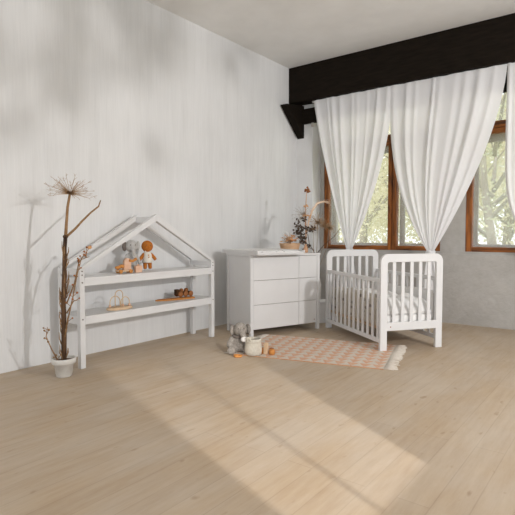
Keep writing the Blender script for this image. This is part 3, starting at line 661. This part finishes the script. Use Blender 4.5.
# ------------------------------------------------------------------ crib
CP = (2.032, 4.195, 0); CA = R(54)
cr = thing('crib', 'white slatted wooden crib with rounded end panels standing under the curtains', 'crib', CP, CA)
CW, CL, CH, PT = 0.66, 1.21, 0.893, 0.032
def rounded_panel(y0, y1):
    # outer outline with rounded shoulders, legs below, one window for the slats
    r = 0.075; pw = 0.07
    outer = [(0, 0)]
    outer += [(r - r * math.cos(a), CH - r + r * math.sin(a)) for a in [math.pi / 2 * i / 8 for i in range(9)]]
    outer += [(CW - r + r * math.sin(a), CH - r + r * math.cos(a)) for a in [math.pi / 2 * i / 8 for i in range(9)]]
    outer += [(CW, 0), (CW - pw, 0), (CW - pw, 0.185), (pw, 0.185), (pw, 0)]
    ri = 0.012
    x0, x1, z0, z1 = pw, CW - pw, 0.262, CH - 0.075
    inner = [(x0, z0), (x0, z1 - ri), (x0 + ri, z1), (x1 - ri, z1), (x1, z1 - ri), (x1, z0)]
    b = bmesh.new()
    def loop(pts, y):
        vs = [b.verts.new((p[0], y, p[1])) for p in pts]
        return vs, [b.edges.new((vs[i], vs[(i + 1) % len(vs)])) for i in range(len(vs))]
    vo, eo = loop(outer, y0); vi, ei = loop(inner, y0)
    g = bmesh.ops.triangle_fill(b, edges=eo + ei, use_beauty=True)
    fc = [x for x in g['geom'] if isinstance(x, bmesh.types.BMFace)]
    e = bmesh.ops.extrude_face_region(b, geom=fc)
    bmesh.ops.translate(b, vec=(0, y1 - y0, 0), verts=[x for x in e['geom'] if isinstance(x, bmesh.types.BMVert)])
    bmesh.ops.recalc_face_normals(b, faces=b.faces[:])
    me = bpy.data.meshes.new('end_panel'); b.to_mesh(me); b.free()
    o = link('end_panel', me, 'white', cr)
    k = o.modifiers.new('edge', 'BEVEL'); k.width = 0.004; k.segments = 2; k.limit_method = 'ANGLE'; k.angle_limit = R(40)
    for q in range(5):
        gap = (CW - 2 * pw - 5 * 0.035) / 6; xx = pw + gap + q * (0.035 + gap)
        s = MB().box(xx, xx + 0.035, y0 + 0.009, y1 - 0.009, z0 - 0.003, z1 + 0.003).build('slat', 'white', o, bevel=0.003)
    return o
for y0 in (0.0, CL - PT): rounded_panel(y0, y0 + PT)
note(MB().tube([(0.105, -0.0015, 0.222), (0.105, 0.003, 0.222)], 0.006, 10).build('bolt_cap', 'brownwood', cr), 'small brown bolt cap')
for x, nm in ((0.006, 'front_rail'), (CW - 0.036, 'back_rail')):
    MB().box(x, x + 0.028, PT + 0.001, CL - PT - 0.001, 0.072, 0.112).build('bottom_rail', 'white', cr, bevel=0.004)
    o = MB().box(x, x + 0.028, PT + 0.001, CL - PT - 0.001, 0.632, 0.668).build('top_rail', 'white', cr, bevel=0.004)
    n = 12; span = CL - 2 * PT
    for q in range(n):
        yc = PT + span * (q + 0.5) / n
        MB().box(x + 0.007, x + 0.021, yc - 0.0165, yc + 0.0165, 0.110, 0.634).build('slat', 'white', o, bevel=0.003)
bb = MB()
for q in range(11):
    yy = PT + 0.03 + q * 0.104; bb.box(0.045, CW - 0.045, yy, yy + 0.06, 0.195, 0.207)
bb.box(0.040, 0.062, PT + 0.002, CL - PT - 0.002, 0.186, 0.1945).box(CW - 0.062, CW - 0.040, PT + 0.002, CL - PT - 0.002, 0.186, 0.1945)
bb.build('bed_base', 'palewood', cr)
cm = Matrix.Translation(CP) @ Matrix.Rotation(CA, 4, 'Z')
def place(o, z): o.location = cm @ Vector((0, 0, z)); o.rotation_euler = (0, 0, CA); return o
mat_ = MB().box(0.085, CW - 0.085, PT + 0.006, CL - PT - 0.006, 0.0, 0.115).build('mattress', 'bedding', None, bevel=0.018)
tag(place(mat_, 0.208), 'white sheeted mattress on the base of the crib', 'mattress')
def quilt(name, mat, x0, x1, y0, y1, hfun, label, cat, z, th=0.02, nx=36, ny=50):
    b = MB(); top = []
    for j in range(ny + 1):
        for i in range(nx + 1):
            u, v = i / nx, j / ny; e = min(u, 1 - u, v, 1 - v); top.append((x0 + (x1 - x0) * u, y0 + (y1 - y0) * v, max(0.004, hfun(u, v) * min(1, e / 0.10 + 0.05) ** 0.5)))
    n0 = len(top); vs = top + [(x, y, 0.0) for x, y, zz in top]
    fs = [(j * (nx + 1) + i, j * (nx + 1) + i + 1, (j + 1) * (nx + 1) + i + 1, (j + 1) * (nx + 1) + i) for j in range(ny) for i in range(nx)]
    fs += [tuple(n0 + q for q in f[::-1]) for f in fs]
    ed = list(range(nx + 1)) + [j * (nx + 1) + nx for j in range(1, ny + 1)] + [ny * (nx + 1) + i for i in range(nx - 1, -1, -1)] + [j * (nx + 1) for j in range(ny - 1, 0, -1)]
    fs += [(ed[k], ed[(k + 1) % len(ed)], n0 + ed[(k + 1) % len(ed)], n0 + ed[k]) for k in range(len(ed))]
    return tag(place(b.add(vs, fs).build(name, mat, None, True), z), label, cat)
quilt('duvet', 'bedding', 0.092, 0.568, 0.045, 0.80, lambda u, v: 0.125 + 0.02 * math.sin(9 * u + 5 * v) + 0.016 * math.sin(17 * v - 6 * u + 1) + 0.012 * math.sin(23 * u + 11 * v), 'crumpled white duvet spread over the crib mattress', 'duvet', 0.324)
quilt('pillow', 'bedding', 0.12, 0.54, 0.83, 1.15, lambda u, v: 0.13 + 0.01 * math.sin(7 * u) , 'plump white pillow at the far end of the crib', 'pillow', 0.324)
bu = MB(); vs = []; NU, NV = 60, 14
for side in (0, 1):
    for j in range(NV + 1):
        for i in range(NU + 1):
            u, v = i / NU, j / NV
            th = 0.014 * (0.35 + math.sin(math.pi * v)) * (0.55 + 0.45 * abs(math.sin(u * math.pi * 6)))
            vs.append((0.058 + (th if side else -th * 0.6), PT + 0.03 + u * (CL - 2 * PT - 0.06), v * (0.275 + 0.03 * math.sin(u * 3.0 + 0.5) + 0.008 * math.sin(u * 25))))
n1 = (NU + 1) * (NV + 1)
fs = [(j * (NU + 1) + i, j * (NU + 1) + i + 1, (j + 1) * (NU + 1) + i + 1, (j + 1) * (NU + 1) + i) for j in range(NV) for i in range(NU)]
fs += [tuple(n1 + q for q in f[::-1]) for f in fs]
ed = list(range(NU + 1)) + [j * (NU + 1) + NU for j in range(1, NV + 1)] + [NV * (NU + 1) + i for i in range(NU - 1, -1, -1)] + [j * (NU + 1) for j in range(NV - 1, 0, -1)]
fs += [(ed[k], ed[(k + 1) % len(ed)], n1 + ed[(k + 1) % len(ed)], n1 + ed[k]) for k in range(len(ed))]
tag(place(bu.add(vs, fs).build('crib_bumper', 'print', None, True), 0.2085), 'beige leaf-printed padded bumper along the front slats inside the crib', 'crib bumper')
bl2 = MB(); vs = []
for side in (0, 1):
    for j in range(NV + 1):
        for i in range(NU + 1):
            u, v = i / NU, j / NV
            th = 0.012 * (0.4 + math.sin(math.pi * v)) * (0.55 + 0.45 * abs(math.sin(u * math.pi * 6)))
            vs.append((CW - 0.058 + (th * .5 if side else -th), PT + 0.03 + u * (CL - 2 * PT - 0.06), v * (0.325 + 0.010 * math.sin(u * 9))))
tag(place(bl2.add(vs, [f for f in fs]).build('crib_bumper', 'bedding', None, True), 0.2085), 'plain white padded bumper along the back slats inside the crib', 'crib bumper')

# ------------------------------------------------------------------ rug
RA = R(15.5)
rg = thing('rug', 'woven rug with apricot triangles on cream and fringed short ends', 'rug', (2.297, 3.655, 0), RA)
RL, RW = 1.31, 0.90
MB().box(-RL, 0, 0, RW, 0.0, 0.006).build('field', 'rug', rg)
for y in (-0.004, RW): MB().box(-RL, 0, y, y + 0.004, 0.0, 0.0065).build('binding', 'rug_edge', rg)
rnd = random.Random(2)
for x0, sg in ((0, 1), (-RL, -1)):
    fr = MB(); n = 46
    for k in range(n):
        y = RW * (k + .5) / n; L2 = rnd.uniform(.075, .11); dy = rnd.uniform(-.025, .025)
        fr.tube([(x0 - sg * .004, y, 0.004), (x0 + sg * L2 * .5, y + dy * .4, 0.0045), (x0 + sg * L2, y + dy, 0.0035)], [0.0045, 0.0065, 0.0035], 5)
    fr.build('fringe', 'fringe', rg, True, fix=False)

# ------------------------------------------------------------------ toys on the floor
pb = thing('plush_elephant', 'shaggy grey plush elephant with a pale trunk tip sitting against the dresser leg', 'plush toy', (1.015, 3.40, 0.0), R(45)); pb.scale = (0.94, 0.94, 0.94)
blob([('e', (0, 0.0, 0.095), (0.078, 0.072, 0.095)), ('e', (0.012, -0.025, 0.225), (0.068, 0.066, 0.072)),
      ('t', [(0.02, -0.08, 0.215), (0.03, -0.115, 0.185), (0.035, -0.125, 0.155)], [0.034, 0.027, 0.024]),
      ('t', [(0.045, -0.03, 0.045), (0.065, -0.085, 0.04), (0.07, -0.125, 0.045)], [0.042, 0.038, 0.040]),
      ('t', [(-0.045, -0.03, 0.045), (-0.075, -0.085, 0.04), (-0.085, -0.12, 0.045)], [0.042, 0.038, 0.040]),
      ('t', [(0.06, -0.01, 0.15), (0.085, -0.06, 0.105), (0.082, -0.09, 0.08)], [0.028, 0.027, 0.026]),
      ('t', [(-0.06, -0.01, 0.15), (-0.095, -0.045, 0.10), (-0.098, -0.07, 0.07)], [0.028, 0.027, 0.026])], 'body', 'plush', pb, 0.007)
MB().ell((-0.062, -0.005, 0.215), (0.024, 0.040, 0.052), Quaternion((0, 0, 1), R(-30))).build('ear', 'plush', pb, True)
MB().ell((0.088, -0.005, 0.225), (0.022, 0.038, 0.050), Quaternion((0, 0, 1), R(30))).build('ear', 'plush', pb, True)
note(MB().ell((0.036, -0.135, 0.152), (0.030, 0.026, 0.026)).build('trunk_tip', 'plush_light', pb, True), 'pale trunk tip')
for x in (-0.012, 0.042): note(MB().ell((x, -0.088, 0.245), 0.006).build('eye', 'screw', pb, True), 'small black eye')
note(MB().tube([(0.055 * math.cos(a), -0.012 + 0.055 * math.sin(a), 0.168 + 0.006 * math.sin(a)) for a in [i * 6.283 / 24 for i in range(25)]], 0.016, 8).build('neckerchief', 'plush_dark', pb, True), 'dark neckerchief')
fb = thing('felt_basket', 'cream felt basket with a folded rim on the rug corner next to the plush elephant', 'basket', (1.187, 3.395, 0.0065)); fb.scale = (0.82, 0.82, 0.93)
MB().lathe([(0.078, 0.0), (0.088, 0.006), (0.094, 0.05), (0.086, 0.13), (0.082, 0.148), (0.076, 0.150), (0.074, 0.14), (0.080, 0.05), (0.074, 0.014), (0.0, 0.014)], (0, 0, 0), 32).build('bag', 'felt', fb, True)
MB().lathe([(0.087, 0.118), (0.091, 0.12), (0.087, 0.15), (0.081, 0.156), (0.0765, 0.152), (0.0825, 0.148)], (0, 0, 0), 32).build('folded_rim', 'felt', fb, True)
MB().tube([(-0.03, -0.078, 0.135), (-0.028, -0.094, 0.165), (0.0, -0.095, 0.175), (0.028, -0.094, 0.165), (0.03, -0.078, 0.135)], 0.006, 6).build('loop_handle', 'felt', fb, True)
def at_floor(name, b, mat, x, y, rz, label, cat, group=None, z=0.0065, smooth=False):
    o = b.build(name, mat, None, smooth, bevel=0.004 if not smooth else 0); o.location = (x, y, z); o.rotation_euler = (0, 0, R(rz)); return tag(o, label, cat, group)
at_floor('toy_block', MB().box(-0.019, 0.019, -0.019, 0.019, 0, 0.095).lathe([(0.016, 0.095), (0.016, 0.104)], seg=16), 'palewood', 1.268, 3.475, 20, 'tallest pale wooden peg block on the rug, beside the felt basket', 'toy block', 'wooden toys on the rug')
at_floor('toy_block', MB().box(-0.026, 0.026, -0.022, 0.022, 0, 0.05), 'orangewood', 1.232, 3.475, 40, 'orange wooden block on the rug, left of the pale peg block', 'toy block', 'wooden toys on the rug')
at_floor('toy_block', MB().lathe([(0.024, 0), (0.028, 0.006), (0.028, 0.036), (0.02, 0.046), (0.0, 0.048)], seg=20), 'orangewood', 1.318, 3.495, 0, 'round orange wooden piece on the rug, right of the pale peg block', 'toy block', 'wooden toys on the rug', smooth=True)
at_floor('toy_block', MB().box(-0.016, 0.016, -0.016, 0.016, 0, 0.045), 'brownwood', 1.285, 3.535, 10, 'brown wooden cube on the rug behind the pale peg block', 'toy block', 'wooden toys on the rug')
at_floor('toy_ring', MB().tube([(0.03 * math.cos(a), 0.03 * math.sin(a), 0.009) for a in [i * 6.283 / 24 for i in range(25)]], 0.009, 8), 'orangewood', 1.118, 3.262, 0, 'small orange wooden ring on the floor in front of the plush elephant', 'toy ring', None, 0.0, True)

# ------------------------------------------------------------------ out of frame: things added to shape the light
ht = thing('dapple_plant', 'added leafy plant, unseen to the right of the view, hung there to dapple the left wall', 'unseen plant', (4.3, 2.55, 2.62))  # added out of view only for its leaf shadows on the left wall
MB().lathe([(0.08, 0), (0.12, 0.02), (0.15, 0.16), (0.14, 0.165), (0.12, 0.03), (0.0, 0.03)], (0, 0, 0), 24).build('pot', 'pot', ht, True)
for a in (0, 2.09, 4.19): MB().tube([(0.14 * math.cos(a), 0.14 * math.sin(a), 0.15), (0, 0, 0.728)], 0.004, 5).build('cord', 'stem', ht, True)
rnd = random.Random(17); tk = MB(); lv = MB()
for k in range(40):
    z = rnd.uniform(-0.56, 0.18); a = rnd.uniform(0, 6.28); r_ = rnd.uniform(.10, .85)
    e = Vector((math.cos(a) * r_ * .6, math.sin(a) * r_, z)); tk.tube([(0.06 * math.cos(a), 0.06 * math.sin(a), 0.14), (0.15 * math.cos(a), 0.17 * math.sin(a), 0.15), (e.x * .8, e.y * .8, z * .4), e], [0.005, 0.005, 0.004, 0.002], 5)
    for q in range(3): lv.leaf(e + Vector((rnd.gauss(0, .05), rnd.gauss(0, .06), abs(rnd.gauss(0, .05)))), (1, rnd.uniform(-.5, .5), rnd.uniform(-.3, .6)), (0, rnd.uniform(-1, 1), rnd.uniform(-1, .5)), .13, .07)
tk.build('vine', 'stem', ht, True); lv.build('foliage', 'leaf_house', ht, fix=False)
scn = thing('floor_patch_mask', 'added unseen board with a cut-out that shapes the bright patch on the floor', 'screen', (4.6, 1.17, 0))  # added out of view: masks floor_light into a window-shaped patch
MB().box(-0.02, 0.02, -0.8, -0.27, 0, 2.1).box(-0.02, 0.02, 0.276, 0.8, 0, 2.1).box(-0.02, 0.02, -0.27, 0.276, 1.62, 2.1).box(-0.02, 0.02, -0.27, 0.276, 0, 0.95).build('panel', 'palewood', scn)
MB().box(-0.010, 0.010, -0.047, -0.041, 0.95, 1.62).build('mask_bar', 'palewood', scn)
for y in (-0.77, 0.77): MB().box(-0.3, 0.3, y - 0.03, y + 0.03, 0, 0.05).build('foot', 'palewood', scn)
